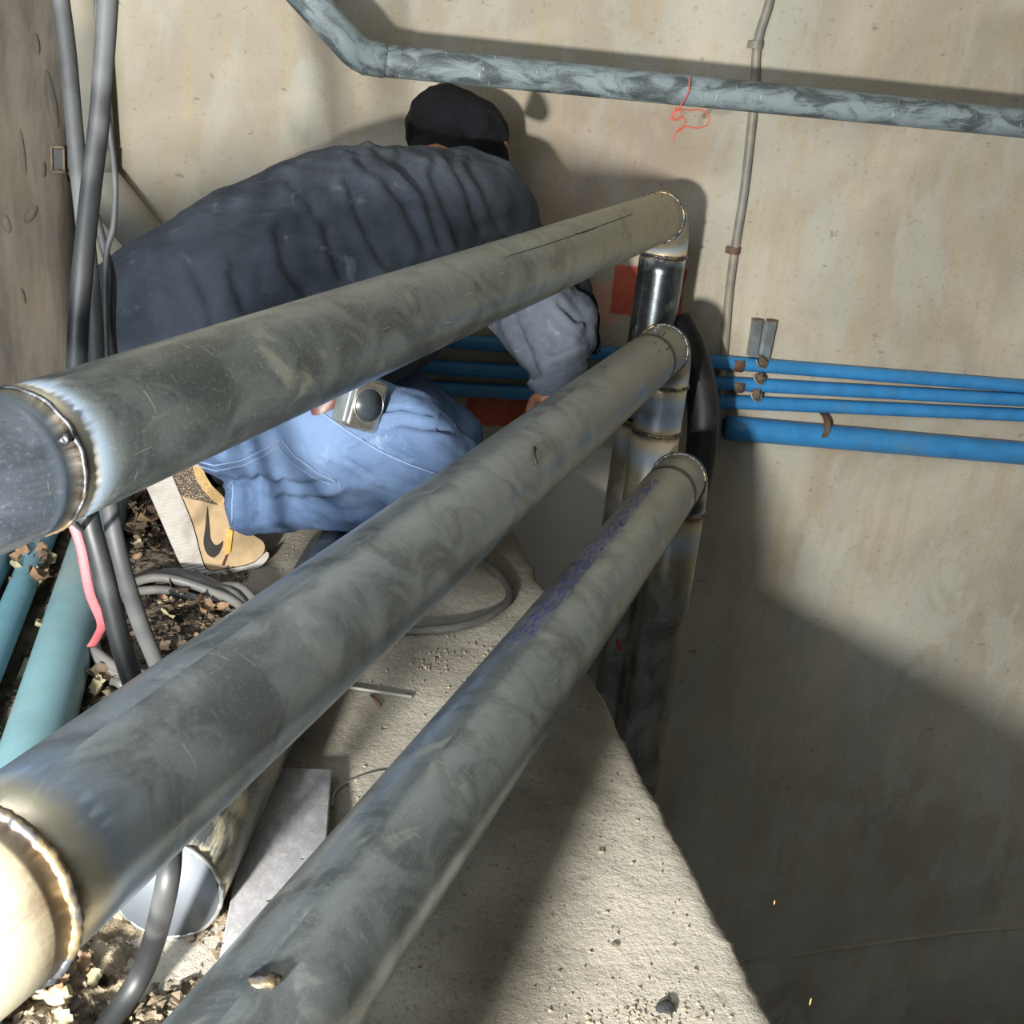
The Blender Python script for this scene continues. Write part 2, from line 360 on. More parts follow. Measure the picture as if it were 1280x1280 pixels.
# concrete slab with chipped broken edge
def build_slab():
    bm = bmesh.new(); ex = .53; xs = []; x = -.30
    while x < ex-.05: xs.append(x); x += .012
    xs += [ex-.05, ex-.035, ex-.022, ex-.012, ex-.005, ex]
    ys = []; y = -.6
    while y < 3.1: ys.append(y); y += .011
    ys.append(3.1); g = {}
    for i, x in enumerate(xs):
        for j, y in enumerate(ys):
            z = .0018*mn.fractal(V((x*7, y*7, 0)), 1, 2, 5)
            if x > ex-.02:
                k = (x-(ex-.02))/.02; z -= k*k*.006*(1+mn.noise(V((y*20, 0, 5)))); x2 = x+k*(.005*mn.fractal(V((y*11, 1, 2)), .8, 2, 5)+.003*mn.noise(V((y*90, 0, 0))))
            else: x2 = x
            g[i, j] = bm.verts.new((x2, y, z))
    nx, ny = len(xs), len(ys)
    for i in range(nx-1):
        for j in range(ny-1): bm.faces.new((g[i, j], g[i+1, j], g[i+1, j+1], g[i, j+1]))
    prev = [g[nx-1, j] for j in range(ny)]
    for dep, off in ((-.03, -.006), (-.08, -.002), (-.15, -.004)):
        cur = [bm.verts.new((prev[0].co.x*0+ex+off+.004*mn.fractal(V((ys[j]*9, dep*30, 2)), 1, 2, 4), ys[j], dep)) for j in range(ny)]
        for j in range(ny-1): bm.faces.new((prev[j], cur[j], cur[j+1], prev[j+1]))
        prev = cur
    bot = [bm.verts.new((-.30, ys[j], -.15)) for j in range(ny)]
    for j in range(ny-1): bm.faces.new((prev[j], bot[j], bot[j+1], prev[j+1]))
    o = frombm('floor', bm, 'slab'); o['kind'] = 'structure'; return o
build_slab()
def soil_h(x, y):
    b = .0+.020*max(0, min(1, (.03-x)/.14)); b += .028*mn.fractal(V((x*6, y*6, 3)), .9, 2, 4)*max(0, min(1, (.05-x)/.1))
    b += .010*mn.fractal(V((x*40, y*40, 1)), .8, 2, 3)*max(0, min(1, (.07-x)/.08))
    return b-.028*max(0, min(1, (x-.0)/.06)) - (.03*max(0, min(1, (-.26-x)/.1)))
def build_soil():
    vs, fs = [], []; nx, ny = 150, 300; x0, x1, y0, y1 = -1.5, .08, .1, 2.9
    for i in range(nx+1):
        for j in range(ny+1):
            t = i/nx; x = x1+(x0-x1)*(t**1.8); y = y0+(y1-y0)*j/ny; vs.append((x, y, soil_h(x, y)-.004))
    for i in range(nx):
        for j in range(ny):
            a = i*(ny+1)+j; fs.append((a, a+1, a+ny+2, a+ny+1))
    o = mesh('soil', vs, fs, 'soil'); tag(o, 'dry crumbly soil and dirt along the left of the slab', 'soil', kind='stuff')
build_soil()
# small debris on soil and slab, nobody could count it
def lump(c, r, seed=0, sq=(1, 1, .6)):
    n = 5; out = []; rnd = random.Random(seed); dirs = [V(d) for d in ((1, 0, 0), (-.3, .95, 0), (-.8, -.5, 0), (.3, -.9, .1), (0, 0, 1), (0, 0, -1))]
    rot = Matrix.Rotation(rnd.random()*6, 3, 'Z') @ Matrix.Rotation(rnd.random()*.8, 3, 'X')
    vs = [V(c)+rot @ V([a*b*r*(.6+.6*rnd.random()) for a, b in zip(d, sq)]) for d in dirs]
    fs = [(0, 1, 4), (1, 2, 4), (2, 3, 4), (3, 0, 4), (1, 0, 5), (2, 1, 5), (3, 2, 5), (0, 3, 5)]; return vs, fs
def scatter(name, pts, mat, label, cat, sq=None):
    vs, fs = [], []
    for i, (c, r) in enumerate(pts):
        a, b = lump(c, r, i, sq) if sq else lump(c, r, i); k = len(vs); vs += a; fs += [tuple(x+k for x in f) for f in b]
    o = mesh(name, vs, fs, mat, None, False); return tag(o, label, cat, kind='stuff')
chips = []; pts = []
for i in range(5200):
    x = random.uniform(-.30, .06); y = random.uniform(.6, 2.6); r = random.choice((.002, .003, .003, .004, .006, .009))
    pts.append(((x, y, soil_h(x, y)+r*.2-.003), r))
for i in range(1500):
    g = fl(random.uniform(140, 340), random.uniform(590, 880)); x, y = g.x, g.y
    if x < .03: chips.append(((x, y, soil_h(x, y)+.002), random.choice((.004, .006, .008, .012))))
scatter('litter_chips', chips, 'leaf2', 'dark shredded bark and leaf litter covering the dirt near the shoe', 'litter', (1, .22, .25))
scatter('soil_clods', pts, 'soil', 'loose crumbs and clods scattered over the dirt strip', 'soil crumbs')
pts = []
for i in range(900):
    x = random.uniform(.05, .5); y = random.uniform(.65, 2.4); r = random.choice((.0008, .001, .0015, .002, .003))
    pts.append(((x, y, .001), r))
for i in range(150):
    c = fl(800+random.gauss(0, 50), 1266+random.gauss(0, 18)); pts.append(((min(c.x, .5), c.y, .0), random.choice((.0012, .002, .003, .0045))))
for i in range(120):
    c = fl(560+random.gauss(0, 38), 825+random.gauss(0, 16)); pts.append(((c.x, c.y, .002), random.choice((.001, .002, .003))))
scatter('slab_grit', pts, 'stone', 'fine grit and cement crumbs scattered on the concrete slab', 'grit')
# hairline construction joint low on the back wall
o = tube('trim_1', [wl(930, 1203), wl(1000, 1192), wl(1100, 1178), wl(1200, 1165), wl(1330, 1155)], .007, 'wall', None, 6); o['kind'] = 'structure'

# ------------------------------------------------------------------ the three welded pipe runs
PR = .057
def ring(name, c, axis, r, br, parent, mat='bead', lumps=30):
    axis = V(axis).normalized(); a = (Z if abs(axis.z) < .9 else X); a = (a-axis*a.dot(axis)).normalized(); b = axis.cross(a)
    n = 140; P = []; rr = []
    for i in range(n):
        t = 2*math.pi*i/n; wv = .5+.5*abs(math.sin(t*lumps/2+.8*mn.noise(V((i*.2, c[0]*9, 0)))))
        P.append(V(c)+(a*math.cos(t)+b*math.sin(t))*(r+.0005)+axis*.0018*mn.noise(V((i*.25, 1, c[1]*7)))); rr.append(br*(.7+.6*wv+.3*mn.noise(V((i*.3, 5, c[2])))))
    return tube(name, P, rr, mat, parent, 8, False, closed=True)
def bend(c, d0, d1, R, n=12):
    # arc starting at c heading along d0 turning to heading d1
    d0, d1 = V(d0).normalized(), V(d1).normalized(); ang = d0.angle(d1); ax = d0.cross(d1).normalized(); nr = ax.cross(d0)
    out = []
    for i in range(n+1):
        t = ang*i/n; out.append(V(c)+nr*R*(1-math.cos(t))+d0*R*math.sin(t))
    return out
DOWN = V((0, 0, -1))
def run(name, A, B, label, near, welds, mats, bands=(), rlen=2.0):
    A, B = V(A), V(B); d = (A-B).normalized(); root = empty(name, A); tag(root, label, 'pipe')
    L = (A-B).length
    n = 40; tube('pipe', [A+(B-A)*i/n for i in range(n+1)], PR, mats[0], root, 64, True, ref=Z)
    arc = bend(A, d, DOWN, .095, 16); tube('elbow', arc, PR*1.012, mats[1], root, 64, False)
    ring('weld_bead', A, d, PR, .0032, root); E = arc[-1]
    ring('weld_bead', E, DOWN, PR, .0032, root)
    segs = [E]
    for wz in welds: segs.append(E+DOWN*wz)
    segs.append(E+DOWN*rlen)
    for i in range(len(segs)-1):
        a, b = segs[i], segs[i+1]; o = tube('riser' if i == len(segs)-2 else 'riser_stub', [a+(b-a)*k/10 for k in range(11)], PR, mats[2+min(i, len(mats)-3)], root, 64, True)
        if i: ring('weld_bead', a, DOWN, PR, .0035, root)
    for u0, u1 in bands:
        a = A-d*u0; b = A-d*u1
        tube('pipe_band', [a+(b-a)*k/4 for k in range(5)], PR*1.012, 'dark_band', root, 64, False)
    # near end
    if near is not None:
        tdir, R, ext, ring_r = near
        arc = bend(B, -d, tdir, R, 14); arc += [arc[-1]+V(tdir).normalized()*ext]
        tube('elbow', arc, PR*1.006, mats[-1], root, 64, True); ring('weld_bead', B, -d, PR, ring_r, root, lumps=44)
    return root, A, B, d
MT['dark_band'] = plain('grey_primer_band', (78, 78, 78), .55, .3)
LB1, LB2 = (at(825, 272, 2.83)-at(28, 578, .91)).length, (at(828, 438, 2.70)-at(-14, 1122, .685)).length
g1 = galv('galvanised_top', (136, 146, 148), heat=((LB1, .018), (0, .012)), dust=(-.2, 1.5), dustc=(188, 178, 148), dustn=.42)
g2 = galv('galvanised_middle', (166, 178, 186), heat=((LB2, .040),), dust=(-.2, 1.9), dustc=(160, 156, 138), dustn=.48)
g3 = galv('galvanised_lower', (158, 170, 176), dust=(-.2, 1.4), dustc=(172, 168, 146), dustn=.45, ink=(.25, 1.25, .015, .075))
gE = galv('elbow_steel', (150, 150, 140), heat=((0, .025), (.15, .03)), dust=(-.1, .3), dustc=(166, 150, 114), dustn=.42)
gEd = galv('dark_elbow_steel', (96, 96, 92), dust=(-1, -.5), heat=((.15, .012),))
gS = galv('shiny_riser', (120, 128, 134), heat=((0, .012),), dust=(-1, -.5), rough=.2, metal=.95)
gB = galv('heat_blued_riser', (170, 184, 200), heat=((0, .03), (.12, .03)), dust=(-1, -.5), rough=.32)
gR = galv('scorched_riser', (150, 146, 134), heat=((0, .05),), dust=(-.1, .25), dustc=(176, 160, 116), dustn=.35)
gN = galv('near_elbow_steel', (136, 148, 164), heat=((0, .014),), dust=(-1, -.5), rough=.3)
gNy = galv('straw_tinted_elbow', (120, 118, 112), heat=((0, .07), (.16, .05)), dust=(-.1, .3), dustc=(160, 146, 116), dustn=.4)
A1, B1 = at(825, 272, 2.83), at(28, 578, .91)
A2, B2 = at(828, 438, 2.70), at(-14, 1122, .685)
A3, B3 = at(848, 600, 2.58), at(345, 1265, .88)
d1 = (A1-B1).normalized()
r1 = run('steel_pipe_run', A1, B1, 'uppermost of the three long galvanised steel pipes, crossing in front of the worker', ((-R_*.9-fw*.2-U_*.22), .35, .1, .0016), (.42,), [g1, gE, gS, gR, gN])
r2 = run('steel_pipe_run', A2, B2, 'middle galvanised steel pipe, ending bottom left in a thick welded elbow', ((-R_*.95-U_*.35-fw*.2), .20, .0, .0034), (.115,), [g2, gE, gB, gR, gNy], bands=())
r3 = run('steel_pipe_run', A3, A3+(B3-A3)*1.25, 'lowest galvanised steel pipe with blue stencil marks, running out at bottom centre', None, (), [g3, gEd, gR])
def band(root, A, d, u0, u1, mat='dark_band'):
    a = A-d*u0; b = A-d*u1; tube('pipe_band', [a+(b-a)*k/4 for k in range(5)], PR*1.012, mat, root, 64, False)
band(r3[0], r3[1], r3[3], .125, .15); band(r2[0], r2[1], r2[3], .155, .18)
# marker strokes on the far ends
def on_pipe(A, B, px, py):
    k = ray(px, py).normalized(); d = (A-B).normalized(); w_ = CP-A
    a = k-d*k.dot(d); b = w_-d*w_.dot(d); aa, bb, cc = a.dot(a), 2*a.dot(b), b.dot(b)-PR*PR
    t = (-bb-math.sqrt(max(0, bb*bb-4*aa*cc)))/(2*aa); return CP+k*t
def strokes(root, A, B, S_, mat='black', r=.0011, name='marker_stroke'):
    for s in S_: tube(name, smoothpath([on_pipe(A, B, *p) for p in s], 4), r, mat, root, 5)
strokes(r2[0], A2, B2, [[(822, 416), (826, 421), (832, 415)], [(836, 411), (844, 425)], [(830, 425), (838, 432), (832, 438)], [(818, 428), (824, 440)]])
strokes(r1[0], A1, B1, [[(806, 243), (809, 266)], [(797, 250), (803, 275)], [(782, 255), (788, 277)], [(768, 262), (774, 270)], [(700, 282), (720, 292), (745, 285)], [(655, 300), (664, 328)], [(814, 240), (826, 246), (829, 240)], [(630, 322), (700, 300), (790, 268)]], r=.0008)
strokes(r2[0], A2, B2, [[(668, 560), (667, 570), (670, 580)]], r=.003)
# shiny burn blob (tack weld) on the top pipe joint
p = on_pipe(B1-d1*.02, A1, 80, 549)
bm = bmesh.new(); bmesh.ops.create_icosphere(bm, subdivisions=3, radius=.0048)
for v in bm.verts: v.co = v.co*(1+.3*mn.noise(v.co*400))+p+fw*.002
frombm('tack_weld', bm, 'bead', r1[0])
# lifting lug stub on the lowest pipe
p = on_pipe(r3[1], r3[2], 330, 1226)
bm = bmesh.new(); bmesh.ops.create_icosphere(bm, subdivisions=3, radius=.007)
for v in bm.verts: v.co = V((v.co.x*1.6, v.co.y, v.co.z*.6))*(1+.3*mn.noise(v.co*300))+p
frombm('tack_weld', bm, 'bead', r3[0])

# dark swept bend behind the risers
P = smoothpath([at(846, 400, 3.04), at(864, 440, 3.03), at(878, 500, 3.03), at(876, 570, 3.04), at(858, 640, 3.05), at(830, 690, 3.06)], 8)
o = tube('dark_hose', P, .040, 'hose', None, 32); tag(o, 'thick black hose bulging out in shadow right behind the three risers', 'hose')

# faint welding smoke
q = N('thin_smoke'); q.t.nodes.remove(q.b); vn = q.n('ShaderNodeVolumePrincipled'); vn.inputs['Color'].default_value = (.8, .82, .86, 1)
gr = q.n('ShaderNodeTexGradient', gradient_type='SPHERICAL'); q.t.links.new(q.co('Object'), gr.inputs[0])
dn = q.ma('MULTIPLY', q.ma('MULTIPLY', gr.outputs[1], q.mr(q.noise(q.co('Object', (1, 1, .5)), 2.2, 4, .6, 1), .35, .7)), 1.6)
q.t.links.new(dn, vn.inputs['Density']); q.t.links.new(vn.outputs[0], q.t.nodes['Material Output'].inputs['Volume']); MT['smoke'] = q.m
bm = bmesh.new(); bmesh.ops.create_icosphere(bm, subdivisions=3, radius=1); o = frombm('smoke', bm, 'smoke')
o.location = at(893, 330, 2.93); o.scale = (.10, .09, .26)
tag(o, 'faint grey welding smoke drifting up the wall right of the top elbow', 'smoke', kind='stuff')
# ------------------------------------------------------------------ pipes and fittings on the back wall
gp = empty('grey_service_pipe', wl(470, 74, 2.74)); tag(gp, 'weathered grey pipe crossing high on the wall, bent up at its left end', 'pipe')
q0, q1 = wl(452, 73, 2.74), wl(1420, 168, 2.74)
tube('pipe', [q0+(q1-q0)*i/30 for i in range(31)], .0335, 'greypipe', gp, 32)
e0 = wl(208, -198, 2.74); dq = (q0-e0).normalized(); P = [e0, e0+(q0-e0)*.5, q0-dq*.03]; P += [q0+(q1-q0).normalized()*.01]
tube('elbow', [e0+(q0-dq*.045-e0)*i/8 for i in range(9)]+bend(q0-dq*.03, dq, (q1-q0).normalized(), .072, 8)+[q0+(q1-q0).normalized()*.05], .0355, 'greypipe', gp, 32)
# small blue pipes
WY = 3.1
def wallpipe(name, a, b, r, mat, label, group=None, off=None):
    a, b = wl(*a, WY-(off or r)), wl(*b, WY-(off or r)); o = tube(name, [a+(b-a)*i/20 for i in range(21)], r, mat, None, 24)
    tag(o, label, 'pipe', group); return o
ys = [(453, 483, 'topmost'), (479, 500, 'middle'), (502, 519, 'lowest')]
for y0, y1, nm in ys:
    k = (y1-y0)/377.; wallpipe('blue_water_pipe', (500, y0-k*403), (1500, y1+k*220), .0195, 'pvc_blue', nm+' of the three thin blue pipes fixed side by side on the wall', 'thin blue water pipes')
bp = wallpipe('blue_drain_pipe', (908, 535), (1500, 586), .034, 'pvc_blue', 'thick blue pipe below the three thin ones, starting behind the risers')
# clamps and tapes
def strap(cx, cy, r, wd, label, mat='rust', ang=0, name='pipe_clip', yy=None):
    root = empty(name, wl(cx, cy, WY)); tag(root, label, 'clip'); c = wl(cx, cy, WY-r); P = []
    ax = V((math.cos(ang), 0, math.sin(ang))); pr = V((-math.sin(ang), 0, math.cos(ang)))
    vs, fs = [], []; n = 14
    prof = [pr*(-r*1.35)+Y*(r*.98)]+[pr*(-math.cos(t)*r*1.08)-Y*(math.sin(t)*r*1.1) for t in [math.pi*i/n for i in range(n+1)]]+[pr*(r*1.35)+Y*(r*.98)]
    for k, p_ in enumerate(prof):
        for s in (-1, 1):
            for th in (0, .0022):
                q_ = p_*(1+th/r) if 0 < k < len(prof)-1 else p_-Y*th
                vs.append(c+q_+ax*s*wd/2)
    for k in range(len(prof)-1):
        a = k*4; b = a+4
        for (i, j) in ((0, 2), (2, 3), (3, 1), (1, 0)): fs.append((a+i, a+j, b+j, b+i))
    mesh('strap', vs, fs, mat, root, False)
    for s in (-1, 1):
        tube('screw', [c+pr*s*r*1.25+Y*(r*.95), c+pr*s*r*1.25+Y*(r*.8)], .003, 'steel', root, 8)
    return root
strap(1026, 534, .034, .018, 'pale strap clip holding the thick blue pipe', 'rust', -.0)
strap(945, 56, .0135, .018, 'small saddle clip on the grey conduit above the grey pipe', 'conduit', math.pi/2)
strap(917, 313, .0135, .018, 'small saddle clip on the grey conduit level with the top elbow', 'rust', math.pi/2)
# tape wraps on blue pipes left end
for i, (x, y) in enumerate(((921, 455), (921, 481))):
    a, b = wl(x-6, y, WY-.0195), wl(x+7, y+1, WY-.0195)
    o = tube('tape_wrap', [a, a*.5+b*.5, b], .0212, 'rust', None, 20); tag(o, 'grey-brown tape wrap on the %s thin blue pipe left of the strut bracket' % ('topmost', 'middle')[i], 'tape')
# strut bracket with clamps
sb = empty('strut_bracket', wl(950, 440, WY)); tag(sb, 'short zinc double strut channel standing above the thin blue pipes with clamps', 'bracket')
def channel(x0, y0, x1, y1, wd):
    a, b = wl(x0, y0, WY), wl(x1, y1, WY); ax = (a-b).normalized(); pr = ax.cross(Y).normalized(); m = (a+b)/2; hl = (a-b).length/2
    boxm('channel_wall', m+pr*wd/2-Y*.016, (.0018, .016, hl), (pr, Y, ax), 'strut', sb); boxm('channel_wall', m-pr*wd/2-Y*.016, (.0018, .016, hl), (pr, Y, ax), 'strut', sb)
    boxm('channel_web', m-Y*.031, (wd/2, .0018, hl), (pr, Y, ax), 'strut', sb); boxm('channel_cap', a-Y*.016-ax*.002, (wd/2+.002, .017, .002), (pr, Y, ax), 'rust', sb)
channel(944, 397, 937, 443, .017); channel(962, 398, 952, 447, .015)
boxm('channel_web', (wl(953, 399)+wl(945, 444))/2-Y*.012, (.014, .002, .047), (X, Y, Z), 'strut', sb)
for (x, y) in ((953, 452), (950, 472), (946, 493)):
    c = wl(x, y, WY-.045); bm = bmesh.new(); bmesh.ops.create_icosphere(bm, subdivisions=2, radius=.018)
    for v in bm.verts:
        v.co = V((v.co.x*.75, v.co.y*.5, v.co.z*.85))*(1+.9*mn.noise(v.co*110+V((x, 0, 0))))+c
    frombm('clamp_jaw', bm, 'rust', sb, False)
    tube('clamp_bolt', [c-Y*.012+Z*.010, c-Y*.012-Z*.014], .004, 'rust', sb, 8)
    tube('clamp_wire', smoothpath([c-X*.02+Z*.006, c-X*.012-Z*.012-Y*.006, c+X*.004-Z*.017-Y*.01, c+X*.016-Z*.006], 5), .0022, 'strut', sb, 6)
# conduit on the wall
P = smoothpath([wl(x, y, WY-.0115) for x, y in ((978, -300), (970, -60), (962, 0), (950, 40), (945, 70), (943, 120), (938, 170), (930, 240), (918, 315), (911, 370), (907, 420), (900, 500), (897, 560))], 6)
o = tube('grey_conduit', P, .0115, 'conduit', None, 20); tag(o, 'thin grey conduit running down the wall behind the high grey pipe', 'conduit')
# red string tied on the grey pipe
rs = []
rpx = [(862, 96), (861, 112), (856, 124), (848, 136), (841, 143), (843, 150), (850, 146), (857, 150), (853, 160), (846, 165)]
o1 = empty('red_string', wl(845, 142, 2.74)); tag(o1, 'loose red string knotted and dangling from the high grey pipe', 'string')
tube('strand', smoothpath([wl(x, y, 2.695) for x, y in rpx], 5), .0017, 'red', o1, 6)
tube('strand', smoothpath([wl(x, y, 2.69) for x, y in ((842, 142), (850, 136), (861, 138), (876, 137), (886, 145), (884, 156), (872, 160), (858, 158), (848, 162), (844, 168), (842, 178))], 5), .0015, 'red', o1, 6)
tube('strand', smoothpath([wl(x, y, 2.692) for x, y in ((838, 150), (845, 138), (852, 140), (848, 150), (839, 146), (846, 134))], 5), .0015, 'red', o1, 6)
# red rag ends behind risers
o = tube('red_string', smoothpath([at(781, 762, 2.99), at(780, 780, 2.99), at(772, 795, 2.99), at(776, 812, 2.99)], 5), .007, 'red', None, 8); tag(o, 'red strip hanging low in the shadow left of the lowest riser', 'string')

# grey PVC stack on the left, with socket and a 45 degree branch
ps = empty('grey_pvc_pipe', wl(108, 100, 3.03)); tag(ps, 'grey plastic pipe between column and wall, bending right behind the jacket', 'pipe')
a, b = wl(66, -420, 3.03), wl(112, 186, 3.03)
tube('pipe', [a, (a+b)/2, b], .056, 'pvc_grey', ps, 40)
c1 = wl(115, 225, 3.03); c2 = wl(205, 335, 3.03); dd = (c2-c1).normalized()
arc = bend(b+DOWN*.03, DOWN, dd, .06, 8)
tube('elbow', [b+Z*.005, b+DOWN*.02]+arc+[arc[-1]+dd*.35], .052, 'pvc_grey', ps, 40)
tube('socket', [b+Z*.002, b+DOWN*.045], .0585, 'pvc_grey', ps, 40)

# ------------------------------------------------------------------ blue and teal pipes lying at the far left
def floorpipe(name, a, b, r, mat, label, cat='pipe', n=10):
    o = tube(name, [V(a)+(V(b)-V(a))*i/n for i in range(n+1)], r, mat, None, 40); tag(o, label, cat); return o
c0, c1_ = (fl(54, 900, .03)), fl(113, 700, .03)
dt = (c1_-c0).normalized()
floorpipe('teal_pipe', c0-dt*.9, c1_+dt*.42, .040, 'pvc_teal', 'thick dusty teal plastic pipe on the dirt at lower left')
for i, (p0, p1, r, nm) in enumerate((((-8, 820), (42, 700), .021, 'light blue pipe lying just left of the thick teal pipe'), ((-30, 740), (8, 665), .03, 'light blue plastic pipe at the left edge of the frame'), ((12, 760), (66, 650), .014, 'narrow blue pipe next to the brown leaves at left'))):
    a, b = fl(*p0, .035), fl(*p1, .035); dd = (b-a).normalized(); floorpipe('light_blue_pipe', a-dd*.7, b+dd*.3, r, 'pvc_teal2', nm)

# ------------------------------------------------------------------ capped pipe on the floor, grey board
cp = empty('capped_pipe', fl(207, 1112, .055)); tag(cp, 'short steel pipe with a grey end cap lying on the dirt under the middle pipe', 'pipe')
c0 = fl(207, 1112, .057); c1_ = fl(318, 900, .057); dd = (c1_-c0).normalized()
tube('pipe', [c0+dd*(.9*i/12) for i in range(13)], PR, galv('floor_pipe_steel', (120, 126, 126), dust=(-.1, .7), dustn=.55), cp, 64, True, ref=Z)
tube('end_cap', [c0-dd*.003, c0+dd*.004], PR*.94, 'cap', cp, 64); ring('cut_edge', c0, dd, PR*.97, .0022, cp, 'steel', 20)
# board
tl, tr_, bl = fl(320, 958, .02), fl(415, 958, .02), fl(256, 1290, .045)
ya = (tl-bl).normalized(); xa = (tr_-tl).normalized(); xa = (xa-ya*xa.dot(ya)).normalized(); za = xa.cross(ya); Lb = (tl-bl).length+.25; Wb = (tr_-tl).length
o = boxm('grey_board', tl-ya*Lb/2+xa*Wb/2-za*.006, (Wb/2, Lb/2, .006), (xa, ya, za), 'board', None, .002)
tag(o, 'flat pitted grey board lying beside the capped pipe', 'board')

# ------------------------------------------------------------------ cables
def cable(name, pts, r, mat, label, cat='cable', n=8, flat=None):
    o = tube(name, smoothpath([at(*p) if len(p) == 3 else p[0] for p in pts], n), r, mat, None, 14, flat=flat); return tag(o, label, cat)
cable('power_cable', [(137, -30, 1.22), (131, 60, 1.22), (124, 150, 1.22), (112, 250, 1.21), (103, 340, 1.2), (97, 430, 1.2), (97, 520, 1.2), (108, 630, 1.2), (128, 710, 1.2), (150, 800, 1.18), (172, 870, 1.15), (200, 950, 1.1), (212, 1040, 1.07)]+[(at(208, 1110, 1.04),), (fl(180, 1210, .05),), (fl(128, 1290, .012),), (fl(60, 1370, .01),)],
      .0105, 'cable_dark', 'thickest dark cable hanging down the column and crossing in front of the pipe cap')
cable('power_cable', [(72, -30, 1.36), (84, 60, 1.36), (92, 150, 1.36), (100, 230, 1.36), (110, 320, 1.35), (118, 400, 1.34), (122, 500, 1.32), (134, 610, 1.32), (148, 690, 1.32), (172, 770, 1.36), (196, 830, 1.42), (215, 880, 1.5)],
      .0098, 'cable', 'dusty grey cable from the top left edge, landing in the cable coil')
cable('thin_wire', [(120, -20, 1.5), (122, 25, 1.5), (128, 60, 1.5), (130, 110, 1.5), (138, 165, 1.5), (144, 220, 1.5), (142, 280, 1.5), (133, 320, 1.5), (132, 400, 1.5), (136, 480, 1.5), (150, 560, 1.55)], .0038, 'cable', 'thin grey wire looping beside the thick cables')
cable('thin_wire', [(120, 270, 1.52), (130, 310, 1.52), (140, 350, 1.52), (140, 420, 1.52), (150, 520, 1.55)], .0055, 'cable', 'short branch wire joining the thin wire above the top pipe')
cable('thin_wire', [(76, 640, 1.15), (98, 658, 1.17), (140, 690, 1.5), (165, 705, 1.7)], .003, 'cable', 'thin grey wire sloping under the end of the top pipe')
P = smoothpath([at(84, 640, 1.30), at(100, 680, 1.31), at(112, 740, 1.33), at(127, 778, 1.36), at(122, 795, 1.4), at(114, 808, 1.43)], 8)
o = tube('pink_strap', P, .0055, 'pink', None, 10, flat=.3); tag(o, 'flat pink strap dangling beside the cables over the teal pipe', 'strap')
# coil of cable on the ground running over to the slab loop
P = []
for i in range(100):
    t = i/99*2*math.pi*4.9+2.2; k = i/99
    px = 222+(110-9*math.sin(k*14))*math.cos(t); py = 818+(70+8*math.sin(k*11+1))*math.sin(t)+4*math.sin(i*.5)
    g = fl(px, py, 0); P.append(V((g.x, g.y, soil_h(g.x, g.y)*.6+.016+.016*k+.006*math.sin(i*.8))))
P += [fl(345, 735, .02), fl(400, 700, .02), fl(470, 672, .012), fl(540, 672, .012), fl(590, 695, .012), fl(624, 718, .010), fl(637, 745, .010), fl(615, 768, .010), fl(570, 784, .010), fl(500, 788, .010), fl(430, 780, .012), fl(370, 768, .015)]
o = tube('coiled_cable', smoothpath(P, 3), .0072, 'cable_lt', None, 12); tag(o, 'grey cable coiled on the dirt with one loop reaching onto the slab', 'cable')
# electrode rod and scraps
a, b = fl(395, 853, .004), fl(515, 871, .004)
o = tube('welding_electrode', [a, b], .0026, 'pvc_grey', None, 10); tag(o, 'thin pale welding electrode lying on the slab between two pipes', 'rod')
a, b = fl(464, 869, .003), fl(475, 882, .003); o = tube('metal_offcut', [a, b], .0022, 'rust', None, 8); tag(o, 'tiny metal offcut beside the pale electrode', 'offcut')
o = tube('bent_wire', smoothpath([fl(x, y, .003) for x, y in ((414, 1008), (420, 988), (445, 973), (480, 964), (508, 970))], 6), .0011, 'steel', None, 6); tag(o, 'fine bent wire curling on the slab right of the grey board', 'wire')
# litter
def stick(a, b, r, label, mat='stick', z=.03):
    A_, B_ = fl(*a, z), fl(*b, z); A_.z = soil_h(A_.x, A_.y)+r; B_.z = soil_h(B_.x, B_.y)+r*1.5; m = (A_+B_)/2+Z*.002+X*.002
    o = tube('twig', smoothpath([A_, m, B_], 4), [r*(1-.4*i/8) for i in range(9)], mat, None, 7, wob=.4); tag(o, label, 'twig')
stick((83, 1170), (112, 1196), .004, 'short grey twig beside the red scrap'); stick((6, 1275), (46, 1205), .004, 'long thin twig at the bottom left corner')
stick((160, 620), (210, 585), .006, 'pale twig in the leaves left of the shoe sole'); stick((172, 1262), (206, 1278), .004, 'pale chip of wood at the bottom edge right of the cable', 'leaf3')
bm = bmesh.new(); bmesh.ops.create_icosphere(bm, subdivisions=3, radius=.010); c = fl(72, 1181, .02)
for v in bm.verts: v.co = V((v.co.x*1.0, v.co.y, v.co.z*.7))*(1+.25*mn.noise(v.co*120))+c
o = frombm('red_scrap', bm, 'redcap'); tag(o, 'small bright red scrap in the dirt below the middle pipe', 'scrap')
def leafmesh(seed, L=.03):
    rnd = random.Random(seed); nx, ny = 8, 5; vs, fs = [], []
    cu = rnd.uniform(.5, 1.6); tw = rnd.uniform(-.8, .8)
    for i in range(nx+1):
        t = i/nx; wd = L*.34*math.sin(math.pi*min(1, t*.96+.03))**.75*(1+.25*math.sin(t*19+seed))
        for j in range(ny+1):
            s = j/ny*2-1; x = (t-.5)*L; y = s*wd; z = L*.28*cu*(s*s*.7+(t-.5)**2*1.6)+L*.05*math.sin(t*9+s*4+seed)
            vs.append(V((x, y+z*tw*.4, z)))
    for i in range(nx):
        for j in range(ny): a = i*(ny+1)+j; fs.append((a, a+1, a+ny+2, a+ny+1))
    me = bpy.data.meshes.new('dry_leaf'); me.from_pydata(vs, [], fs)
    for p in me.polygons: p.use_smooth = True
    return me
LM = []
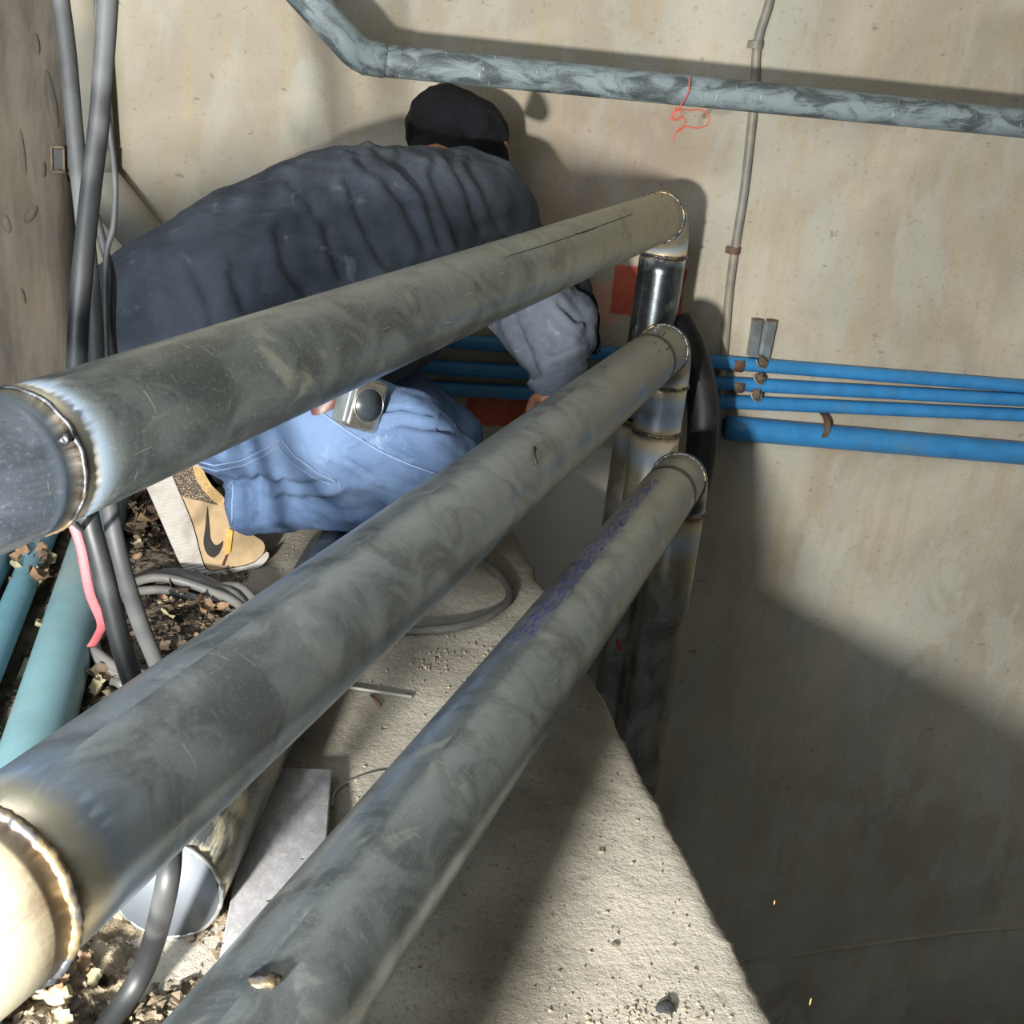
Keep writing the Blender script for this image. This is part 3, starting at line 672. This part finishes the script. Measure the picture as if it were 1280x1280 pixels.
for s in range(6):
    me = leafmesh(s); me.materials.append(MT[('leaf', 'leaf2', 'leaf2', 'leaf3', 'leaf2', 'leaf')[s]]); LM.append(me)
leafpx = [(215+random.gauss(0, 45), 780+random.gauss(0, 30), random.uniform(.45, .9)) for _ in range(40)]
leafpx += [(175+random.gauss(0, 12), 665+random.gauss(0, 26), random.uniform(.5, 1)) for _ in range(26)]+[(180, 662, 2.0), (168, 670, 1.6), (190, 655, 1.5)]
leafpx += [(40+random.gauss(0, 12), 700+random.gauss(0, 35), 1.4) for _ in range(22)]+[(130, 855, 1.5), (140, 848, 1.3), (124, 866, 1.2), (262, 752, 1.3), (272, 760, 1.2), (255, 765, 1.2), (200, 740, 1.3), (222, 746, 1.2)]
leafpx += [(60+random.gauss(0, 40), 1225+random.gauss(0, 30), .7) for _ in range(16)]+[(48, 1235, 1.3)]
for i, (x, y, s) in enumerate(leafpx):
    g = fl(x, y, .02); me = LM[i % 6]; o = bpy.data.objects.new('dry_leaf', me); COL.objects.link(o)
    z = max(soil_h(g.x, g.y), .0)+.006*s+random.uniform(0, .01)
    if x < 70 and y < 800: z += .028
    o.location = (g.x, g.y, z); o.rotation_euler = (random.uniform(-.6, .6), random.uniform(-.6, .6), random.uniform(0, 6.3)); o.scale = (s, s, s)
    if y > 1100: tag(o, 'small curled dry leaf in the crumbly dirt at the bottom left', 'leaf', 'dry leaves at the bottom left')
    elif x < 70: tag(o, 'curled brown leaf wedged between the blue pipes at left', 'leaf', 'leaves between the blue pipes')
    elif y > 715: tag(o, 'curled dry leaf lying inside the cable coil', 'leaf', 'dry leaves inside the cable coil')
    else: tag(o, 'crumpled dry leaf on the dirt left of the shoe', 'leaf', 'dry leaves left of the shoe')
def stone(x, y, r, label, mat='stone_y', zz=0):
    c = fl(x, y, .01); bm = bmesh.new(); bmesh.ops.create_icosphere(bm, subdivisions=2, radius=r)
    for v in bm.verts: v.co = V((v.co.x, v.co.y, v.co.z*.6))*(1+.5*mn.noise(v.co*(1.2/r)+V((x, y, 0))))+V((c.x, c.y, (soil_h(c.x, c.y) if c.x < .02 else 0)+r*.3))
    o = frombm('stone', bm, mat, None, False); tag(o, label, 'stone')
stone(62, 1247, .018, 'large pale yellowish stone in the dirt at the bottom left'); stone(74, 1262, .012, 'smaller pale stone touching the large yellowish one')
stone(770, 1172, .0035, 'tiny brown chip on the slab near the lower edge', 'rust'); stone(752, 1057, .004, 'tiny lone pebble on the slab near the chipped edge', 'stone'); stone(832, 1252, .009, 'dark grey lump on the slab by the grit patch', 'dark')

# sparks
for i, (x, y, l) in enumerate(((1013, 1252, .020), (968, 1128, .012))):
    c = wl(x, y, 2.2+.3*i); o = tube('spark', [c-Z*l/2, c, c+Z*l/2], [.0008, .0016, .0006], 'spark', None, 6)
    tag(o, ('bright orange spark falling in the dark at the bottom right', 'fainter orange spark falling right beside the slab edge')[i], 'spark')

# ------------------------------------------------------------------ the worker
pr_ = empty('person', fl(290, 700, 0)); tag(pr_, 'crouching worker in dark jacket and blue jeans, leaning over behind the pipes', 'person')
def deeper(p):
    d = p[2]; k = max(0, min(1, (d-2.04)/.06)); return (p[0], p[1], d+.04*k+max(0, d-2.04)*.45)
def blob(name, caps, mat, vox=.012, sm=8, parent=pr_, cut=None, disp=None, sub=0):
    """caps: capsules ((x,y,d),rpx,(x,y,d),rpx) melted into one surface"""
    bm = bmesh.new()
    for c in caps:
        a, ra, b, rb = c; a = deeper(a); b = deeper(b); A_ = at(*a) if not isinstance(a, V) else a; B_ = at(*b) if not isinstance(b, V) else b
        ra = ra*a[2]/F if not isinstance(a, V) else ra; rb = rb*b[2]/F if not isinstance(b, V) else rb
        n = max(2, int((A_-B_).length/(min(ra, rb)*.35))+1)
        for i in range(n+1):
            t = i/n; r = ra+(rb-ra)*t
            bmesh.ops.create_icosphere(bm, subdivisions=2, radius=r, matrix=Matrix.Translation(A_.lerp(B_, t)))
    me = bpy.data.meshes.new('tmp'); bm.to_mesh(me); bm.free(); o = bpy.data.objects.new('tmp', me); COL.objects.link(o)
    m = o.modifiers.new('r', 'REMESH'); m.mode = 'VOXEL'; m.voxel_size = vox
    s = o.modifiers.new('s', 'SMOOTH'); s.iterations = sm; s.factor = .5
    if sub: u = o.modifiers.new('u', 'SUBSURF'); u.levels = sub; u.render_levels = sub
    dg = bpy.context.evaluated_depsgraph_get(); me2 = bpy.data.meshes.new_from_object(o.evaluated_get(dg))
    bpy.data.objects.remove(o); bm = bmesh.new(); bm.from_mesh(me2)
    if disp: bm.normal_update(); disp(bm)
    if cut:
        bmesh.ops.bisect_plane(bm, geom=bm.verts[:]+bm.edges[:]+bm.faces[:], plane_co=cut[0], plane_no=cut[1], clear_outer=True)
        bmesh.ops.recalc_face_normals(bm, faces=bm.faces)
    return frombm(name, bm, mat, parent)
def project(co):
    q_ = co-CP; d = q_.dot(fw); return 640+F*q_.dot(R_)/d, 640-F*q_.dot(U_)/d
def seg_d(p, a, b):
    ax, ay = a; bx, by = b; dx, dy = bx-ax, by-ay; t = max(0, min(1, ((p[0]-ax)*dx+(p[1]-ay)*dy)/(dx*dx+dy*dy))); ex, ey = p[0]-ax-dx*t, p[1]-ay-dy*t
    return math.hypot(ex, ey), (dx*ey-dy*ex)
def creases(lines, depth=.012, width=7, nz=.008, nsc=9):
    def f(bm):
        for v in bm.verts:
            n = v.normal; p = project(v.co); o = nz*mn.fractal(V((v.co.x*nsc, v.co.y*nsc, v.co.z*nsc*1.0)), .9, 2, 3)
            if n.dot(CP-v.co) > 0:
                for ln in lines:
                    k = ln[0]; P_ = ln[1]; dm, sd = min((seg_d(p, P_[i], P_[i+1]) for i in range(len(P_)-1)), key=lambda t: t[0])
                    wdt = width*k
                    if dm < wdt*4:
                        o -= depth*k*math.exp(-(dm/wdt)**2); s_ = dm if sd > 0 else -dm
                        o += depth*.75*k*math.exp(-((s_-wdt*1.9)/(wdt*1.3))**2)
            v.co += n*o
    return f
jl = [(1, [(453, 202), (480, 222), (505, 250), (533, 308)]), (.9, [(474, 190), (500, 212), (530, 240)]), (.8, [(540, 215), (556, 255), (572, 303)]), (.8, [(588, 205), (606, 240), (625, 282)]),
      (1.1, [(348, 290), (357, 335), (384, 362)]), (.9, [(290, 345), (305, 385)]), (.9, [(409, 285), (418, 318), (430, 345)]), (.7, [(365, 235), (385, 250), (398, 275)]), (.8, [(500, 200), (530, 250), (552, 310)]),
      (.7, [(560, 195), (580, 230), (600, 290)]), (.8, [(240, 330), (262, 380), (270, 430)]), (.8, [(436, 230), (452, 270), (480, 330)])]
hem0, hem1, hem2 = at(110, 522, 2.0), at(600, 478, 2.2), at(350, 500, 2.6)
hn = (hem1-hem0).cross(hem2-hem0).normalized(); hn = -hn if hn.dot(U_) > 0 else hn
jk = blob('jacket', [((246, 428, 2.08), 149, (330, 378, 2.14), 150), ((330, 378, 2.14), 150, (430, 325, 2.22), 140), ((430, 325, 2.22), 140, (520, 310, 2.32), 128), ((520, 310, 2.32), 128, (575, 292, 2.38), 106),
     ((480, 385, 2.2), 92, (430, 400, 2.15), 100)], 'jacket', .010, 14, cut=(hem0, hn), disp=creases(jl, .009, 8))
sl = [(1, [(640, 400), (660, 440), (668, 470)]), (.8, [(700, 380), (722, 400)]), (.8, [(690, 440), (730, 425)]), (.8, [(660, 470), (700, 460), (735, 450)])]
blob('sleeve', [((590, 300, 2.42), 80, (645, 345, 2.40), 70), ((645, 345, 2.40), 68, (674, 402, 2.36), 56), ((674, 402, 2.36), 56, (698, 440, 2.34), 42), ((698, 440, 2.34), 42, (692, 482, 2.33), 28), ((715, 395, 2.37), 34, (722, 425, 2.36), 26)], 'jacket', .008, 8, disp=creases(sl, .009, 5, .004, 22))
# ruffled cuff frill of the far glove
fr = [((728, 350, 2.40), 9, (733, 362, 2.40), 9), ((734, 374, 2.39), 11, (738, 386, 2.39), 11), ((739, 397, 2.39), 12, (739, 410, 2.39), 11), ((742, 422, 2.39), 9, (744, 436, 2.39), 8), ((722, 370, 2.40), 17, (727, 430, 2.39), 17)]
blob('glove_cuff', fr, 'blackcloth', .005, 2)
zl = [(.8, [(322, 598), (324, 625), (322, 650)]), (.8, [(352, 602), (356, 622), (352, 642)]), (.6, [(430, 560), (500, 530), (560, 540)]), (.5, [(400, 560), (470, 600)]), (.6, [(300, 600), (302, 640)]), (.6, [(480, 600), (520, 610), (560, 600)]),
      (.5, [(440, 520), (500, 510), (540, 520)]), (.7, [(385, 620), (420, 640), (450, 640)]), (.8, [(275, 598), (340, 606), (420, 606)])]
jn = blob('jeans', [((305, 520, 2.02), 86, (370, 535, 1.98), 86), ((370, 535, 1.98), 86, (500, 560, 1.93), 80), ((500, 560, 1.93), 80, (572, 622, 1.93), 66),
     ((572, 622, 1.96), 60, (420, 620, 2.0), 44), ((420, 620, 2.0), 44, (325, 626, 2.03), 42), ((322, 628, 2.03), 42, (308, 645, 2.03), 27), ((340, 480, 2.2), 80, (470, 500, 2.25), 62), ((470, 500, 2.25), 62, (560, 548, 2.32), 46)],
     'denim', .008, 6, disp=creases(zl, .010, 5, .006, 16))
bvh = BVHTree.FromObject(jn, bpy.context.evaluated_depsgraph_get())
def surf(x, y, lift=.0015, fallback=2.0):
    k = ray(x, y).normalized(); h, n, i, d = bvh.ray_cast(jn.matrix_world.inverted() @ CP, k)
    if h is None: return at(x, y, fallback)
    return jn.matrix_world @ h - k*lift
def seam(px, r=.0022, mat='thread', name='seam'):
    P_ = []; 
    for i in range(len(px)-1):
        for t in range(5): P_.append(surf(px[i][0]+(px[i+1][0]-px[i][0])*t/5, px[i][1]+(px[i+1][1]-px[i][1])*t/5))
    P_.append(surf(*px[-1])); return tube(name, P_, r, mat, pr_, 6)
seam([(380, 500), (410, 522), (432, 537), (452, 550), (475, 564), (492, 572), (515, 582), (545, 592)], .0016)
seam([(236, 574), (268, 582), (302, 576), (330, 562), (352, 549)], .0016); seam([(240, 580), (270, 589), (304, 582), (332, 569), (350, 557)], .0012)
seam([(352, 549), (368, 570), (395, 590), (421, 603)], .0018); seam([(347, 556), (362, 576), (390, 596), (414, 606)], .0012)
seam([(292, 602), (290, 630), (290, 655)], .0014)
# body: one continuous surface under the clothes, hands included
body = [((560, 165, 2.52), 47, (592, 178, 2.52), 45), ((560, 200, 2.50), 30, (540, 260, 2.45), 26), ((540, 262, 2.42), 80, (300, 430, 2.12), 90), ((300, 430, 2.12), 90, (330, 520, 2.08), 60), ((330, 520, 2.08), 55, (540, 580, 1.97), 42), ((540, 590, 1.97), 38, (330, 628, 2.06), 24), ((330, 628, 2.06), 24, (312, 618, 2.06), 18),
        ((590, 300, 2.42), 50, (665, 390, 2.38), 34), ((665, 390, 2.38), 34, (690, 478, 2.34), 20), ((690, 478, 2.34), 18, (694, 505, 2.33), 24),
        ((612, 190, 2.5), 10, (622, 194, 2.5), 7)]
for k, (dx, l) in enumerate(((-16, 30), (-6, 36), (5, 38), (15, 32))):
    body += [((692+dx, 510, 2.33-.004*k), 7.5, (690+dx*1.2, 510+l*.6, 2.31), 6.8), ((690+dx*1.2, 510+l*.6, 2.31), 6.8, (680+dx*1.2, 512+l, 2.33), 6)]
body += [((682, 492, 2.33), 8.5, (668, 500, 2.315), 7.5), ((668, 500, 2.315), 7.5, (662, 514, 2.31), 6.5)]
blob('body', body, 'skin', .005, 3)
blob('balaclava', [((558, 160, 2.52), 54, (585, 172, 2.52), 53), ((560, 200, 2.50), 50, (545, 240, 2.46), 60), ((596, 190, 2.52), 40, (604, 200, 2.52), 34)], 'blackcloth', .008, 5, disp=creases([], 0, 1, .004, 25))
# cap bill pointing to the work
vs, fs = [], []; ca = at(606, 150, 2.46)
e1 = (R_*.85-U_*.5).normalized(); e2 = fw; e3 = e1.cross(e2).normalized(); n = 12
for s in (0, .003):
    for i in range(n+1):
        a = -math.pi/2+math.pi*i/n; vs.append(ca+e1*(.055*math.cos(a))+e2*(.07*math.sin(a)+.04)+e3*(s+.012*math.sin(a)**2))
fs = [tuple(range(n+1))[::-1], tuple(range(n+1, 2*n+2))]+[(i, (i+1) % (n+1), n+1+(i+1) % (n+1), n+1+i) for i in range(n+1)]
mesh('cap_bill', vs, fs, 'blackcloth', pr_, False)
# shoe
sh = empty('shoe_root', fl(290, 700, 0)); bpy.data.objects.remove(sh)
def sdep(x): return 2.035+(x-250)*.0010
def prism(name, poly, mat, parent, w0=-.0, w1=.09, puff=.08, sm=True, rows=7, zmin=None):
    cx = sum(p[0] for p in poly)/len(poly); cy = sum(p[1] for p in poly)/len(poly); vs, fs = [], []; m = len(poly)
    for r in range(rows):
        t = r/(rows-1); k = 1-puff*(abs(2*t-1)**3)
        for x, y in poly:
            q_ = at(cx+(x-cx)*k, cy+(y-cy)*k, sdep(x)+w0+(w1-w0)*t); vs.append(q_)
    for r in range(rows-1):
        for i in range(m): j = (i+1) % m; fs.append((r*m+i, r*m+j, r*m+m+j, r*m+m+i))
    fs.append(tuple(range(m))[::-1]); fs.append(tuple((rows-1)*m+i for i in range(m)))
    o = mesh(name, vs, fs, mat, parent, False)
    return o
def rp(poly, n=3):  # smooth closed outline
    P_ = [V((p[0], p[1], 0)) for p in poly]; m = len(P_); out = []
    for i in range(m):
        a, b, c_, d = P_[(i-1) % m], P_[i], P_[(i+1) % m], P_[(i+2) % m]
        for k in range(n):
            t = k/n; q_ = .5*((2*b)+(c_-a)*t+(2*a-5*b+4*c_-d)*t*t+(3*b-a-3*c_+d)*t**3); out.append((q_.x, q_.y))
    return out
upper = rp([(203, 570), (222, 612), (240, 655), (252, 700), (262, 716), (290, 713), (318, 706), (332, 694), (333, 681), (320, 671), (300, 660), (288, 640), (280, 625), (266, 610), (256, 592), (250, 572), (240, 558), (220, 552)])
shoe = prism('shoe', upper, 'suede', pr_, 0, .085, .05)
prism('sole', rp([(163, 560), (178, 598), (192, 630), (205, 660), (218, 690), (229, 712), (242, 722), (290, 718), (322, 711), (336, 698), (334, 690), (318, 704), (290, 711), (262, 714), (252, 699), (240, 654), (222, 611), (203, 568), (185, 550)], 3), 'sole', shoe, -.006, .092, .01)
S0 = lambda x, y: (160+x/6.4, 560+y/6.4)
prism('shoe_logo', [S0(*p_) for p_ in ((633, 470), (640, 540), (648, 640), (655, 720), (668, 755), (685, 775), (705, 780), (730, 768), (757, 742), (752, 780), (738, 820), (715, 858), (690, 877), (662, 872), (635, 852), (615, 815), (605, 775), (603, 740), (608, 700), (617, 640), (626, 540))], 'black', shoe, -.0045, -.0005, 0, False, 2)
prism('heel_panel', rp([(209, 578), (240, 565), (243, 585), (252, 606), (276, 630), (250, 626), (223, 616)]), 'knit', shoe, -.003, .004, 0, False, 2)
prism('shoe_collar', rp([(241, 575), (250, 576), (256, 592), (266, 608), (280, 622), (277, 632), (262, 622), (248, 604), (242, 588)]), 'collar', shoe, -.006, .01, 0, False, 2)
prism('lace', [(286, 660), (291, 664), (288, 690), (283, 694), (281, 686)], 'orange', shoe, -.005, .002, 0, False, 2)
prism('lace_tip', [(283, 692), (285, 693), (280, 707), (277, 706)], 'leather', shoe, -.004, .0, 0, False, 2)
blob('sock', [((262, 590, 2.07), 22, (300, 575, 2.05), 26)], 'blackcloth', .005, 3)

# tape measure clipped at the pocket, leather pouch behind it
tc = surf(455, 507)-fw*.030; tm = empty('tape_measure', tc); tag(tm, 'chrome tape measure with dark dial and yellow button clipped to the jeans', 'tape measure')
upv = (R_*.25+U_*.97).normalized(); rg = (R_*.97-U_*.25).normalized(); th = math.radians(44)
nf = (-fw*math.cos(th)+rg*math.sin(th)).normalized(); sd = upv.cross(nf).normalized()
boxm('case', tc, (.031, .040, .019), (sd, upv, nf), 'chrome', tm, .009)
boxm('front_block', tc-sd*.029-upv*.004, (.008, .031, .0165), (sd, upv, nf), 'strut', tm, .004)
n = 32; P_ = [tc+nf*.0185, tc+nf*.0205]; tube('dial', P_, .025, 'disc', tm, 40); tube('dial_rim', [tc+nf*.0195+(sd*math.cos(2*math.pi*i/40)+upv*math.sin(2*math.pi*i/40))*.026 for i in range(40)], .0016, 'chrome', tm, 8, closed=True)
boxm('lock_button', tc+upv*.043-sd*.010, (.014, .004, .009), (sd, upv, nf), 'yellow', tm, .002)
boxm('belt_clip', tc+sd*.012-nf*.022-upv*.002, (.016, .034, .0012), (sd, upv, nf), 'steel', tm, .001)
pc = surf(412, 500)-fw*.006; bm = bmesh.new(); bmesh.ops.create_icosphere(bm, subdivisions=4, radius=1)
la = (R_*.62+U_*.78).normalized(); lb = la.cross(-fw).normalized()
for v in bm.verts:
    p_ = v.co; k = 1+.06*mn.noise(p_*2); v.co = pc+la*(p_.x*.036*k)+lb*(p_.y*.017*k*(1-.25*p_.x))+fw*(p_.z*.009)
o = frombm('leather_pouch', bm, 'leather'); tag(o, 'small brown leather pouch tucked beside the tape measure on the jeans', 'pouch')
